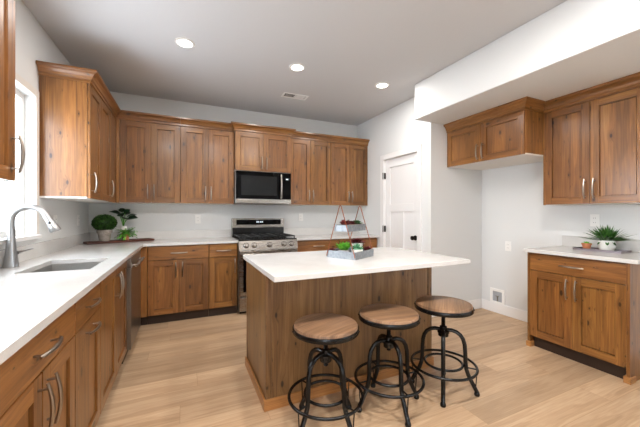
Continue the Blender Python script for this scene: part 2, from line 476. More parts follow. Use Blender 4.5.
def shaker(parent, x0, x1, z0, z1, hx=None, hz=None, ho='v', name='door', fw=0.062, m=(None, None)):
    V, H = m[0] or WV, m[1] or WH
    mb = MB(); t = 0.02
    mb.box(x0, x0+fw, 0, t, z0, z1, 0); mb.box(x1-fw, x1, 0, t, z0, z1, 0)
    mb.box(x0+fw, x1-fw, 0, t, z1-fw, z1, 1); mb.box(x0+fw, x1-fw, 0, t, z0, z0+fw, 1)
    mb.box(x0+fw-0.001, x1-fw+0.001, 0.0175, t-0.001, z0+fw-0.001, z1-fw+0.001, 0)
    mb.box(x0+fw+0.006, x1-fw-0.006, 0.010, 0.0175, z0+fw+0.006, z1-fw-0.006, 0)
    o = mb.build(name, [V, H], parent, bevel=0.0025)
    if hx is not None: pull(o, hx, hz, ho)
    return o
def slabfront(parent, x0, x1, z0, z1, handle=True):
    o = MB().box(x0, x1, 0, 0.02, z0, z1).build('drawer', WH, parent, bevel=0.003)
    if handle: pull(o, (x0+x1)/2, (z0+z1)/2, 'h')
    return o

CT = 0.884       # underside of the quartz
def base_cab(label, loc, rz, w, fronts, depth=0.605, stile=(0, 0), ends=(0, 0), name='base_cabinet', toe=True):
    t = thing(name, label, 'cabinet', loc, rz, 'knotty wood base cabinets')
    b = MB(); e0, e1 = ends
    b.box(e0, w-e1, 0.0215, depth, 0.10, CT-0.001)
    if stile[0]: b.box(0, stile[0], 0.0, 0.021, 0.10, CT-0.003)
    if stile[1]: b.box(w-stile[1], w, 0.0, 0.021, 0.10, CT-0.003)
    b.build('body', WV, t, bevel=0.0015)
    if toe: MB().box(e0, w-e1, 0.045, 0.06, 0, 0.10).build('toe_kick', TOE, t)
    for f in fronts: f(t)
    return t
G = 0.0035
def drawer_doors(w, x0=0, n=2, hin=None, wide=True):
    # one drawer row above n doors
    def fn(t):
        slabfront(t, x0+G, w-G, 0.722, 0.872)
        dw = (w-x0)/n
        for i in range(n):
            p, q = x0+dw*i+G, x0+dw*(i+1)-G
            if n == 2: hx = q-0.032 if i == 0 else p+0.032
            else: hx = (q-0.032) if hin == 'r' else (p+0.032)
            shaker(t, p, q, 0.106, 0.716, hx, 0.605)
    return fn

# ---- back run (fronts on y=-0.61)
FY = -0.61
base_cab('base cabinet with a drawer over two doors nearest the potted plants corner', (0.672, FY, 0), 0, 0.642, [drawer_doors(0.642)])
base_cab('narrow base cabinet with one drawer and one door beside the range', (1.316, FY, 0), 0, 0.334, [drawer_doors(0.334, n=1, hin='r')])
base_cab('base cabinet just past the range, half hidden behind the island', (2.418, FY, 0), 0, 0.662, [drawer_doors(0.662)])
base_cab('base cabinet at the pantry door end of the range wall', (3.082, FY, 0), 0, 0.648, [drawer_doors(0.648)])
# corner unit: fillers on both runs, blind box behind
t = thing('corner_cabinet', 'blind corner base cabinet between the dishwasher and the range wall', 'cabinet', (0, 0, 0), 0, 'knotty wood base cabinets')
b = MB(); b.box(0.003, 0.588, -0.868, -0.003, 0.10, CT-0.001); b.box(0.588, 0.670, -0.588, -0.003, 0.10, CT-0.001)
b.build('body', WV, t)
b = MB(); b.box(0.588, 0.61, -0.868, -0.611, 0.10, CT-0.003); b.box(0.588, 0.670, -0.61, -0.588, 0.10, CT-0.003)
b.build('filler_panel', WV, t, bevel=0.0015)
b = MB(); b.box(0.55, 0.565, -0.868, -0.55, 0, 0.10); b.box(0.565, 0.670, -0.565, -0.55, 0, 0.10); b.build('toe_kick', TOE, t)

# ---- sink run (fronts on x=0.61, local X runs to +Y)
FX = 0.61; Q = R(90)
base_cab('base cabinet at the near end of the sink run, cut by the photo edge', (FX, -3.95, 0), Q, 0.472, [drawer_doors(0.472, n=1, hin='r')])
base_cab('wide base cabinet with one long drawer over two doors on the sink run', (FX, -3.476, 0), Q, 0.662, [drawer_doors(0.662)])
def pullout(t):
    w = 0.438
    slabfront(t, G, w-G, 0.722, 0.872)
    shaker(t, G, w-G, 0.106, 0.716, w/2, 0.672, 'h')
base_cab('narrow base cabinet with a drawer and pull-out front, horizontal handles, beside the sink base', (FX, -2.812, 0), Q, 0.438, [pullout])
def sinkdoors(t):
    w = 0.872
    shaker(t, G, w/2-G*0.7, 0.106, 0.872, w/2-0.034, 0.745); shaker(t, w/2+G*0.7, w-G, 0.106, 0.872, w/2+0.034, 0.745)
t = thing('base_cabinet', 'sink base cabinet with two tall doors below the steel sink', 'cabinet', (FX, -2.372, 0), Q, 'knotty wood base cabinets')
b = MB(); w = 0.872
b.box(0, w, 0.0215, 0.04, 0.10, CT-0.001); b.box(0, 0.018, 0.04, 0.605, 0.10, CT-0.001); b.box(w-0.018, w, 0.04, 0.605, 0.10, CT-0.001)
b.box(0.018, w-0.018, 0.04, 0.605, 0.10, 0.118); b.box(0.018, w-0.018, 0.593, 0.605, 0.118, CT-0.001)
b.build('body', WV, t)
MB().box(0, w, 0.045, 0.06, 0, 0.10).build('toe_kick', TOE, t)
sinkdoors(t)

# ---- right-hand base (fronts on x=4.01, local X runs to -Y)
FR = 4.005; QM = R(-90)
t = base_cab('base cabinet under the spiky plant with one wide drawer and two doors', (FR, -2.652, 0), QM, 0.720, [], depth=0.61, ends=(0.028, 0.028))
slabfront(t, 0.022, 0.698, 0.722, 0.872)
shaker(t, 0.022, 0.359, 0.106, 0.716, 0.359-0.032, 0.605); shaker(t, 0.361, 0.698, 0.106, 0.716, 0.361+0.032, 0.605)
for xa, xb in ((0.0, 0.0205), (0.6995, 0.72)):
    p = MB().box(xa, xb, -0.002, 0.61, 0.0, CT-0.001).build('end_panel', WV, t, bevel=0.0015)
for xa, xb in ((-0.008, 0.035), (0.685, 0.728)):
    MB().box(xa, xb, -0.012, 0.075, 0.0, 0.048).build('foot_block', IH, t, bevel=0.003)

# ---- wall cabinets
PROF = [(0, 0), (0.008, 0), (0.008, 0.022), (0.016, 0.028), (0.022, 0.045), (0.036, 0.063), (0.052, 0.072), (0.056, 0.076), (0.056, 0.094), (0, 0.094)]
def crown(parent, path, z0, s0=0.0, s1=0.0, m=None, prof=PROF):
    # moulding profile swept along a path, outward side on the right of travel; s0/s1 mitre the two ends
    P = [Vector((x, y)) for x, y in path]; n = len(P); v = []; f = []; k = len(prof)
    for i in range(n):
        d0 = (P[i]-P[i-1]).normalized() if i else None
        d1 = (P[i+1]-P[i]).normalized() if i < n-1 else None
        for out, z in prof:
            if d0 is None: q = P[i]+Vector((d1.y, -d1.x))*out+d1*(s0*out)
            elif d1 is None: q = P[i]+Vector((d0.y, -d0.x))*out+d0*(s1*out)
            else:
                n0, n1 = Vector((d0.y, -d0.x)), Vector((d1.y, -d1.x)); mm = (n0+n1)
                q = P[i]+mm*(out/(1+n0.dot(n1)))
            v.append((q.x, q.y, z0+z))
    for i in range(n-1):
        for a in range(k):
            c = (a+1) % k; f.append((i*k+a, (i+1)*k+a, (i+1)*k+c, i*k+c))
    f.append(tuple(range(k))); f.append(tuple((n-1)*k+a for a in reversed(range(k))))
    mb = MB().add(v, [tuple(reversed(q)) for q in f])
    return mb.build('crown_moulding', m or WH, parent)

UB, UT = 1.371, 2.327
def wall_cab(label, loc, rz, w, doors, z0=UB, z1=UT, depth=0.327, stile=(0, 0), cr=None, crz=None, ends=(0, 0), white=True):
    t = thing('wall_cabinet', label, 'cabinet', (loc[0], loc[1], z0), rz, 'knotty wood wall cabinets')
    h = z1-z0; b = MB()
    b.box(0, w, 0.0215, depth, 0.013 if white else 0, h, 0)
    if white: b.box(0.001, w-0.001, 0.0225, depth-0.001, 0.0, 0.013, 1)
    if stile[0]: b.box(0, stile[0], 0.001, 0.0215, 0, h)
    if stile[1]: b.box(w-stile[1], w, 0.001, 0.0215, 0, h)
    b.box(0, w, 0.0, depth, h, h+0.02)
    b.build('body', [WV, WHITEM], t, bevel=0.001)
    for x0, x1, hx, hz in doors: shaker(t, x0, x1, 0.003, h-0.003, hx, hz)
    if cr: crown(t, cr[0], h+0.004, *cr[1:])
    return t
def pair(x0, x1, hz=0.135):
    c = (x0+x1)/2
    return [(x0+G, c-G*0.7, c-G*0.7-0.030, hz), (c+G*0.7, x1-G, c+G*0.7+0.030, hz)]
UY = -0.33
wall_cab('two-door wall cabinet next to the corner above the potted plants', (0.334, UY), 0, 0.670, pair(0.033, 0.670), stile=(0.032, 0), cr=([(0, 0), (0.670, 0)], 1, 0))
wall_cab('two-door wall cabinet between the corner cabinets and the microwave', (1.005, UY), 0, 0.643, pair(0, 0.643), cr=([(0, 0), (0.643, 0)], 0, 0))
wall_cab('short forward-set wall cabinet directly above the microwave', (1.650, -0.405), 0, 0.764, pair(0, 0.764, 0.115), z0=1.812, depth=0.402, cr=([(0, 0.075), (0, 0), (0.764, 0), (0.764, 0.075)], 0, 0))
wall_cab('two-door wall cabinet just past the microwave, above the tiered tray', (2.416, UY), 0, 0.665, pair(0, 0.665), cr=([(0, 0), (0.665, 0)], 0, 0))
wall_cab('two-door wall cabinet at the pantry end of the range wall', (3.082, UY), 0, 0.662, pair(0, 0.662), cr=([(0, 0), (0.662, 0)], 0, 0))
UX = 0.332
wall_cab('corner wall cabinet beside the window with pale sunlit end panel', (UX, -1.375), Q, 1.372,
         [(G, 0.372, 0.034, 0.135), (0.376, 0.745, 0.745-0.034, 0.135)], depth=0.329, stile=(0, 0.60),
         cr=([(0, 0.329), (0, 0), (1.045, 0)], 0, -1))
wall_cab('wall cabinet before the window, cut by the photo edge, one tall handle', (UX, -3.40), Q, 0.807,
         pair(0, 0.807)[:1]+[(0.405, 0.803, 0.772, 0.125)], z0=1.392, depth=0.329, cr=([(0, 0.329), (0, 0), (0.807, 0), (0.807, 0.329)], 0, 0))
# right side, under the soffit
RT = 2.238
wall_cab('short deep wall cabinet over the empty fridge alcove', (4.004, YC-0.003), QM, 0.932, pair(0.0, 0.93, 0.11), z0=1.815, z1=RT, depth=0.622,
         cr=([(0, 0), (0.932, 0), (0.932, 0.29)], 0, 0))
wall_cab('tall two-door wall cabinet above the spiky plant', (4.294, YC-0.937), QM, 0.745, pair(0.012, 0.745), z0=1.330, z1=RT, depth=0.332, stile=(0.012, 0),
         cr=([(0.0, 0), (0.745, 0), (0.745, 0.33)], 1, 0))

# ------------------------------------------------------------------ countertops
T0, T1 = CT, 0.914
SK = (0.185, 0.530, -2.235, -1.715)          # sink cut-out
ct = thing('countertop', 'white quartz worktop wrapping from the sink run to the range', 'countertop', (0, 0, T0), 0, 'white quartz worktops')
mb = MB(); z0, z1 = 0, 0.03; ED = 0.639
mb.box(0.002, ED, -3.965, SK[2], z0, z1); mb.box(0.002, SK[0], SK[2], SK[3], z0, z1); mb.box(SK[1], ED, SK[2], SK[3], z0, z1)
mb.box(0.002, ED, SK[3], -0.002, z0, z1); mb.box(ED, 1.652, -ED, -0.002, z0, z1)
rf = 0.045; arc = [(ED+rf-rf*math.sin(a), -ED-rf+rf*math.cos(a)) for a in [R(90)*i/6 for i in range(7)]]
mb.prism([(ED, -ED)]+[p for p in reversed(arc)], z0, z1)
mb.build('slab', QZ, ct)
b = MB(); b.box(0.0015, 0.0215, -3.965, -0.0015, 0.0302, 0.135); b.box(0.0215, 1.652, -0.0215, -0.0015, 0.0302, 0.135)
b.build('backsplash', QZ, ct)
ct = thing('countertop', 'white quartz worktop between the range and the pantry wall', 'countertop', (0, 0, T0), 0, 'white quartz worktops')
MB().box(2.416, X1-0.002, -ED, -0.002, 0, 0.03).build('slab', QZ, ct)
MB().box(2.416, X1-0.002, -0.0215, -0.0015, 0.0302, 0.135).build('backsplash', QZ, ct)
ct = thing('countertop', 'short white quartz worktop under the spiky plant tray', 'countertop', (0, 0, T0), 0, 'white quartz worktops')
MB().box(3.975, X2-0.002, -3.425, -2.632, 0, 0.03).build('slab', QZ, ct, bevel=0.002)
MB().box(X2-0.0215, X2-0.0015, -3.425, -2.632, 0.0302, 0.135).build('backsplash', QZ, ct)

# undermount sink
sk = thing('sink', 'stainless undermount sink set in the white worktop by the window', 'sink', ((SK[0]+SK[1])/2, (SK[2]+SK[3])/2, T0))
hx, hy = (SK[1]-SK[0])/2-0.002, (SK[3]-SK[2])/2-0.002; dp = 0.21
mb = MB(); th = 0.004
mb.box(-hx-0.001, -hx+th, -hy, hy, -dp, 0.004); mb.box(hx-th, hx+0.001, -hy, hy, -dp, 0.004)
mb.box(-hx, hx, -hy-0.001, -hy+th, -dp, 0.004); mb.box(-hx, hx, hy-th, hy+0.001, -dp, 0.004); mb.box(-hx, hx, -hy, hy, -dp-0.004, -dp)
mb.build('basin', SINKM, sk)
MB().lathe([(0.0, 0.002), (0.038, 0.002), (0.045, 0.004), (0.045, 0.0005), (0.0, 0.0005)], (0, 0.02, -dp), 24).build('drain', CHROME, sk)

# faucet
fa = thing('faucet', 'brushed steel gooseneck kitchen faucet behind the sink', 'faucet', (0.064, -1.95, T1+0.0003))
mb = MB(); mb.lathe([(0.037, 0), (0.036, 0.01), (0.033, 0.05), (0.027, 0.10), (0.022, 0.15), (0.0195, 0.20), (0.0185, 0.25)], (0, 0, 0), 28)
mb.build('body', CHROME, fa)
pts = [(0, 0, 0.245)]+[(0, 0, 0.27)]; rr = 0.088
for i in range(0, 15):
    a = R(180-i*11.4); pts.append((rr+rr*math.cos(a), 0, 0.286+rr*math.sin(a)))
MB().tube(pts, 0.0178, 16).build('spout', CHROME, fa)
e = Vector(pts[-1]); dv = (e-Vector(pts[-2])).normalized()
mb = MB(); mb.tube([e-dv*0.004, e+dv*0.03, e+dv*0.075, e+dv*0.105, e+dv*0.112], [0.0195, 0.0205, 0.026, 0.031, 0.028], 18)
mb.build('spray_head', CHROME, fa)
mb = MB(); q = e+dv*0.05; mb.ball(q+Vector((0.0, -0.022, 0)), 0.008, 10, 6); mb.build('spray_button', BLKMET, fa)
mb = MB(); mb.tube([(0.02, 0.012, 0.085), (0.026, 0.05, 0.088)], 0.013, 12); mb.tube([(0.026, 0.048, 0.088), (0.036, 0.10, 0.090), (0.046, 0.165, 0.094)], [0.007, 0.0055, 0.0045], 10)
mb.build('lever', CHROME, fa)

# ------------------------------------------------------------------ dishwasher
dw = thing('dishwasher', 'stainless dishwasher in the sink run near the corner', 'dishwasher', (FX, -1.494, 0), Q)
w = 0.622
MB().box(0.003, w-0.003, 0.02, 0.58, 0.10, CT-0.004).build('body', STEELH, dw)
MB().box(0.003, w-0.003, -0.028, 0.018, 0.105, 0.785).build('door', STEELH, dw, bevel=0.004)
o = MB().box(0.003, w-0.003, -0.028, 0.018, 0.79, CT-0.006).build('control_panel', STEELH, dw, bevel=0.004)
b = MB(); b.tube([(0.05, -0.062, 0.80), (w-0.05, -0.062, 0.80)], 0.011, 12)
for x in (0.09, w-0.09): b.tube([(x, -0.02, 0.80), (x, -0.062, 0.80)], 0.007, 10)
b.build('handle', STEEL, dw)
MB().box(0.003, w-0.003, 0.03, 0.05, 0, 0.10).build('toe_kick', BLACKE, dw)

# ------------------------------------------------------------------ range
rg = thing('range', 'stainless gas range with black oven glass and five knobs', 'stove', (1.655, -0.665, 0))
w = 0.757; D = 0.645
MB().box(0, w, 0.02, D, 0.03, 0.905).build('body', STEELH, rg)
MB().box(0.02, w-0.02, 0.05, D-0.02, 0.0, 0.03).build('plinth', BLACKE, rg)
MB().box(0.002, w-0.002, 0.0, D, 0.905, 0.922).build('cooktop', BLACKE, rg, bevel=0.004)
pn = MB(); pn.prism([(-0.032, 0.79), (0.02, 0.79), (0.02, 0.905), (-0.006, 0.905)], 0.0, w, 0, lambda a, b_, c: (c, a, b_))
fp = pn.build('front_panel', STEEL, rg)
ta = math.atan2(0.026, 0.115); RK = Matrix.Rotation(R(90)-ta, 3, 'X')
for x in (0.085, 0.185, w/2, w-0.185, w-0.085):
    kn = MB(); kn.lathe([(0.0, -0.002), (0.029, -0.002), (0.029, 0.006), (0.023, 0.010), (0.021, 0.032), (0.018, 0.036), (0.0, 0.036)], (0, 0, 0), 24, 0, RK)
    bz = MB(); bz.lathe([(0.0, -0.004), (0.034, -0.004), (0.034, 0.002), (0.0, 0.002)], (0, 0, 0), 24, 1, RK); kn.add(bz.v, bz.f, 1, True)
    kn.build('knob', [STEEL, IRON], rg, loc=(x, -0.021, 0.852))
od = MB(); od.box(0.004, w-0.004, -0.028, 0.018, 0.225, 0.782)
od = od.build('oven_door', STEEL, rg, bevel=0.004)
MB().box(0.05, w-0.05, -0.030, -0.0275, 0.28, 0.70).build('oven_window', BLACKG, od)
b = MB(); b.tube([(0.04, -0.078, 0.742), (w-0.04, -0.078, 0.742)], 0.013, 14)
for x in (0.075, w-0.075): b.tube([(x, -0.025, 0.742), (x, -0.078, 0.742)], 0.009, 10)
b.build('handle', STEEL, od)
MB().box(0.004, w-0.004, -0.026, 0.018, 0.045, 0.215).build('storage_drawer', STEEL, rg, bevel=0.004)
bgd = MB().box(0.0, w, D-0.075, D, 0.922, 1.178).build('backguard', STEEL, rg, bevel=0.006)
MB().box(0.06, w-0.05, D-0.078, D-0.0745, 1.086, 1.158).build('display_panel', BLACKG, bgd)
MB().box(0.005, w-0.005, D-0.0775, D-0.0745, 0.925, 1.045).build('lower_vent_panel', BLACKE, bgd)
dg = MB()
for i, x in enumerate((0.345, 0.368, 0.40, 0.423)): dg.box(x, x+0.012, D-0.0788, D-0.078, 1.115, 1.135)
dg.build('clock_digits', DISP, bgd)
for gx0, gx1 in ((0.02, 0.265), (0.27, 0.487), (0.492, w-0.02)):
    g = MB(); y0, y1 = 0.03, D-0.10
    for x in (gx0+0.006, gx1-0.006): g.box(x-0.006, x+0.006, y0, y1, 0.944, 0.958)
    for y in (y0+0.006, (y0+y1)/2, y1-0.006): g.box(gx0, gx1, y-0.006, y+0.006, 0.944, 0.958)
    cx = (gx0+gx1)/2; g.box(cx-0.005, cx+0.005, y0, y1, 0.945, 0.957)
    for y in (y0+0.13, y1-0.13): g.box(gx0, gx1, y-0.005, y+0.005, 0.945, 0.957)
    for x in (gx0+0.006, gx1-0.006):
        for y in (y0+0.006, y1-0.006): g.box(x-0.006, x+0.006, y-0.006, y+0.006, 0.922, 0.945)
    g.build('grate', IRON, rg, bevel=0.002)
for x, y in ((0.142, 0.16), (0.142, 0.41), (w/2, 0.285), (w-0.142, 0.16), (w-0.142, 0.41)):
    MB().lathe([(0.048, 0), (0.048, 0.008), (0.035, 0.012), (0.035, 0.018), (0.0, 0.019)], (x, y, 0.922), 24).build('burner', IRON, rg)

# ------------------------------------------------------------------ microwave
mw = thing('microwave', 'over-the-range stainless microwave with black glass door', 'microwave', (1.653, -0.435, 1.378))
w = 0.758; H = 0.430
MB().box(0, w, 0.03, 0.43, 0, H).build('body', STEELH, mw, bevel=0.004)
md = MB().box(0.004, 0.635, 0.0, 0.028, 0.062, H-0.004).build('door', BLACKG, mw, bevel=0.004)
MB().box(0.07, 0.55, -0.0012, -0.0002, 0.11, H-0.06).build('door_window', plain('dark_window_mesh', hexc('#050506'), 0.12), md)
hb = MB(); hp = []
for i in range(13):
    t_ = -1+2*i/12; hp.append((0.605, -0.022-0.026*(1-t_*t_), 0.235+t_*0.165))
hb.tube(hp, 0.012, 12)
for z in (0.085, 0.385): hb.tube([(0.605, 0.0, z), (0.605, -0.026, z)], 0.008, 10)
hb.build('handle', STEEL, md)
MB().box(0.638, w-0.004, 0.0, 0.028, 0.062, H-0.004).build('control_panel', BLACKG, mw, bevel=0.004)
cp = MB()
cp.box(0.682, 0.712, -0.0012, -0.0002, 0.335, 0.347)
cp.build('clock_display', DISP, mw)
MB().box(0.004, w-0.004, 0.0, 0.028, 0.003, 0.058).build('bottom_trim', STEEL, mw, bevel=0.003)

# ------------------------------------------------------------------ island
IX0, IX1, IY0, IY1 = 1.511, 2.895, -2.565, -1.925
isl = thing('island_cabinet', 'freestanding knotty wood kitchen island base with plain planked panels', 'kitchen island', ((IX0+IX1)/2, (IY0+IY1)/2, 0))
hx, hy = (IX1-IX0)/2, (IY1-IY0)/2
MB().box(-hx+0.021, hx-0.021, -hy+0.021, hy-0.021, 0.09, CT-0.002).build('body', IV, isl)
MB().box(-hx+0.041, hx-0.041, -hy+0.004, -hy+0.0205, 0.0, CT-0.0015).build('back_panel', IV, isl, bevel=0.0015)
MB().box(-hx+0.002, -hx+0.0205, -hy+0.041, hy-0.041, 0.0, CT-0.0015).build('end_panel', IV, isl, bevel=0.0015)
MB().box(hx-0.0205, hx-0.002, -hy+0.041, hy-0.041, 0.0, CT-0.0015).build('end_panel', IV, isl, bevel=0.0015)
for sx in (-1, 1):
    for sy in (-1, 1):
        a, b_ = sorted((sx*hx, sx*(hx-0.040))); c, d_ = sorted((sy*hy, sy*(hy-0.040)))
        MB().box(a, b_, c, d_, 0.0, CT-0.0015).build('corner_post', IV, isl, bevel=0.002)
bmb = MB(); bt = 0.013; bh = 0.072
bmb.box(-hx-bt, hx+bt, -hy-bt, -hy-0.0005, 0, bh); bmb.box(-hx-bt, -hx-0.0005, -hy-0.0005, hy, 0, bh); bmb.box(hx+0.0005, hx+bt, -hy-0.0005, hy, 0, bh)
bmb.build('base_moulding', IH, isl, bevel=0.004)
fr = MB()   # working side towards the range
for i in range(2):
    g = thing_t = None
    x0 = -hx+0.042+i*(hx-0.042); x1 = x0+(hx-0.042)
    dm = MB(); dm.box(-x1+G, -x0-G, 0, 0.02, 0.106, 0.716)
    fwm = 0.062
    o = MB(); xa, xb = x0+G, x1-G
    o.box(xa, xa+fwm, hy-0.0205, hy-0.0005, 0.106, 0.87); o.box(xb-fwm, xb, hy-0.0205, hy-0.0005, 0.106, 0.87)
    o.box(xa+fwm, xb-fwm, hy-0.0205, hy-0.0005, 0.808, 0.87, 1); o.box(xa+fwm, xb-fwm, hy-0.0205, hy-0.0005, 0.106, 0.168, 1)
    o.box(xa+fwm, xb-fwm, hy-0.0205, hy-0.010, 0.168, 0.808)
    o.build('door', [IV, IV], isl, bevel=0.002)
tag(MB().box(-0.729, 0.729, -0.4555, 0.4555, 0, 0.03).build('island_countertop', QZ, loc=(1.471+0.729, -2.905+0.4555, CT), bevel=0.002),
    'white quartz island worktop overhanging the bar stools', 'countertop', 'white quartz worktops')

# ------------------------------------------------------------------ bar stools
def arch_leg(a):
    # one leg: from the hub it arches out, drops straight through the inner ring and splays to a foot
    p = [(0.018, 0.422), (0.055, 0.424), (0.085, 0.416), (0.110, 0.398), (0.127, 0.372), (0.137, 0.335), (0.141, 0.28), (0.142, 0.215), (0.146, 0.172), (0.160, 0.128), (0.184, 0.080), (0.209, 0.032), (0.213, 0.022)]
    return [(r*math.cos(a), r*math.sin(a), z) for r, z in p]
def make_stool(label):
    t = thing('bar_stool', label, 'bar stool', (0, 0, 0), 0, 'industrial bar stools along the island')
    mb = MB(); mb.lathe([(0.0, 0.553), (0.188, 0.553), (0.188, 0.580), (0.185, 0.587), (0.179, 0.589), (0.0, 0.589)], (0, 0, 0), 56)
    mb.build('seat', SEATW, t)
    mb = MB(); mb.lathe([(0.1885, 0.544), (0.194, 0.544), (0.196, 0.548), (0.196, 0.568), (0.194, 0.572), (0.1885, 0.572), (0.1885, 0.544)], (0, 0, 0), 56, caps=False)
    for i in range(12):
        a = R(30*i); mb.ball((0.196*math.cos(a), 0.196*math.sin(a), 0.558), 0.005, 8, 5)
    mb.lathe([(0.0, 0.540), (0.05, 0.540), (0.05, 0.5525), (0.0, 0.5525)], (0, 0, 0), 20)
    mb.build('seat_band', BLKMET, t)
    prof = [(0.013, 0.34)]
    for i in range(26): prof += [(0.0145, 0.345+i*0.0075), (0.012, 0.345+i*0.0075+0.00375)]
    prof += [(0.013, 0.5395)]
    MB().lathe([(0.0, 0.335)]+prof+[(0.0, 0.5395)], (0, 0, 0), 14).build('screw_post', BLKMET, t)
    MB().lathe([(0.018, 0.370), (0.034, 0.378), (0.036, 0.398), (0.040, 0.402), (0.040, 0.418), (0.026, 0.426), (0.024, 0.446), (0.018, 0.45)], (0, 0, 0), 20).build('hub', BLKMET, t)
    for i in range(4):
        a = R(90*i); l = MB().tube(arch_leg(a), 0.0138, 12).build('leg', BLKMET, t)
        MB().lathe([(0.010, 0), (0.017, 0.001), (0.019, 0.010), (0.016, 0.022), (0.012, 0.030)], (0.213*math.cos(a), 0.213*math.sin(a), 0), 16).build('foot', BLKMET, l)
    for nm, rr_, z, r in (('foot_ring', 0.216, 0.178, 0.009), ('inner_ring', 0.124, 0.190, 0.0085)):
        MB().tube([(rr_*math.cos(R(6*i)), rr_*math.sin(R(6*i)), z) for i in range(60)], r, 10, 0, True).build(nm, BLKMET, t)
    for i in range(4):
        a = R(90*i); c, s = math.cos(a), math.sin(a)
        b = MB(); b.tube([(0.146*c, 0.146*s, 0.180), (0.216*c, 0.216*s, 0.178)], 0.005, 8)
        b.tube([(0.214*c, 0.214*s, 0.172), (0.205*c, 0.205*s, 0.045)], 0.0035, 8)
        b.build('brace', BLKMET, t)
    return t
st0 = make_stool('bar stool nearest the sink run, pale worn plank seat under the island overhang')
st0.location = (1.803, -2.835, 0); st0.rotation_euler.z = R(45-24.4)
s2 = copy_tree(st0); s2.location = (2.258, -2.835, 0); s2.rotation_euler.z = R(-6)
s2['label'] = 'middle bar stool of three, tan plank seat between the other two stools'
s3 = copy_tree(st0); s3.location = (2.722, -2.850, 0); s3.rotation_euler.z = R(43)
s3['label'] = 'bar stool at the far end of the island, reddish plank seat, nearest the fridge alcove'

for st, lift in ((st0, 0.010), (s2, 0.016), (s3, 0.025)):      # the screw seats stand at slightly different heights
    for ch in st.children:
        if ch.name.split('.')[0] in ('seat', 'seat_band', 'screw_post'): ch.location.z = lift

# ------------------------------------------------------------------ plants
def pot(parent, prof, m, name='pot'):
    return MB().lathe(prof, (0, 0, 0), 28).build(name, m, parent)
def soil(parent, r, z): return MB().lathe([(0.0, z-0.004), (r, z-0.004), (r, z), (0, z+0.003)], (0, 0, 0), 20).build('soil', SOIL, parent)
def rosette(mb, c, r, n=3, per=7, lift=0.9, w=0.30, m=0, rnd=random):
    for k in range(n):
        f = 1-k/n; el = R(15+60*k/max(1, n-1))
        for i in range(per):
            a = 2*math.pi*(i+0.5*(k % 2))/per+rnd.uniform(-.15, .15); L = r*(0.45+0.55*f)
            tip = (c[0]+L*math.cos(a)*math.cos(el), c[1]+L*math.sin(a)*math.cos(el), c[2]+L*math.sin(el)*lift)
            mb.leaf(c, tip, r*w*(0.6+0.4*f), m, 0, 0.5, 4)

# serving board in the corner
tag(MB().box(-0.335, 0.335, -0.085, 0.085, 0, 0.024).build('serving_board', BOARDW, loc=(0.374, -0.292, T1+0.0003), rz=R(25), bevel=0.004),
    'dark wooden serving board under the corner plants', 'board')
BZ = T1+0.0246
p = thing('potted_boxwood', 'round clipped boxwood ball in a weathered grey clay pot', 'plant', (0.225, -0.335, BZ))
pot(p, [(0.0, 0), (0.050, 0), (0.066, 0.085), (0.067, 0.088), (0.074, 0.089), (0.077, 0.125), (0.070, 0.125), (0.066, 0.110), (0.0, 0.110)], CLAY)
mb = MB(); rn = random.Random(3)
mb.ball((0, 0, 0.200), 0.106, 18, 12, 0, (1, 1, 0.78))
for i in range(1500):
    u = rn.uniform(-1, 1); a = rn.uniform(0, 6.283); s_ = math.sqrt(1-u*u)
    n_ = Vector((s_*math.cos(a), s_*math.sin(a), u)); q = Vector((n_.x*0.106, n_.y*0.106, n_.z*0.083+0.200))
    if q.z < 0.118: continue
    dd = (n_+Vector((rn.uniform(-.8, .8), rn.uniform(-.8, .8), rn.uniform(-.3, .9)))).normalized()
    mb.leaf(q-n_*0.006, q+dd*rn.uniform(0.014, 0.024), 0.0075, 0, 0, 0.3, 2, rn.uniform(0, 3))
mb.build('foliage', BOXW, p)
p = thing('potted_leafy_plant', 'dark broad-leaved plant in a tall white vase behind the fern', 'plant', (0.375, -0.135, T1+0.0003))
pot(p, [(0.0, 0), (0.034, 0), (0.042, 0.05), (0.042, 0.12), (0.034, 0.175), (0.038, 0.182), (0.033, 0.182), (0.029, 0.165), (0.0, 0.165)], CERAM)
mb = MB(); sm = MB()
for i9, (a, rad, zz, wd_) in enumerate(((200, 0.13, 0.36, 0.027), (165, 0.11, 0.37, 0.025), (120, 0.07, 0.40, 0.024), (60, 0.09, 0.36, 0.025), (20, 0.13, 0.32, 0.030), (-20, 0.15, 0.285, 0.040), (-75, 0.09, 0.29, 0.034), (250, 0.08, 0.33, 0.028), (-30, 0.07, 0.385, 0.026))):
    a = R(a); c, s_ = math.cos(a), math.sin(a)
    k0 = (0.3*rad*c, 0.3*rad*s_, 0.20+(zz-0.2)*0.75)
    sm.tube([(0, 0, 0.16), (0.10*rad*c, 0.10*rad*s_, 0.22), k0], 0.003, 6)
    mb.leaf(k0, (1.15*rad*c, 1.15*rad*s_, zz+0.01), wd_*1.45, 0, 0.15, 0.25, 6, 0.5 if i9 % 2 else -0.4)
mb.build('foliage', DARKL, p); sm.build('stem', FERN, p)
p = thing('potted_fern', 'small bright green fern in a terracotta pot on the serving board', 'plant', (0.425, -0.300, BZ))
pot(p, [(0.0, 0), (0.030, 0), (0.040, 0.055), (0.044, 0.056), (0.044, 0.072), (0.039, 0.072), (0.036, 0.060), (0.0, 0.060)], TERRA)
mb = MB(); rn = random.Random(5)
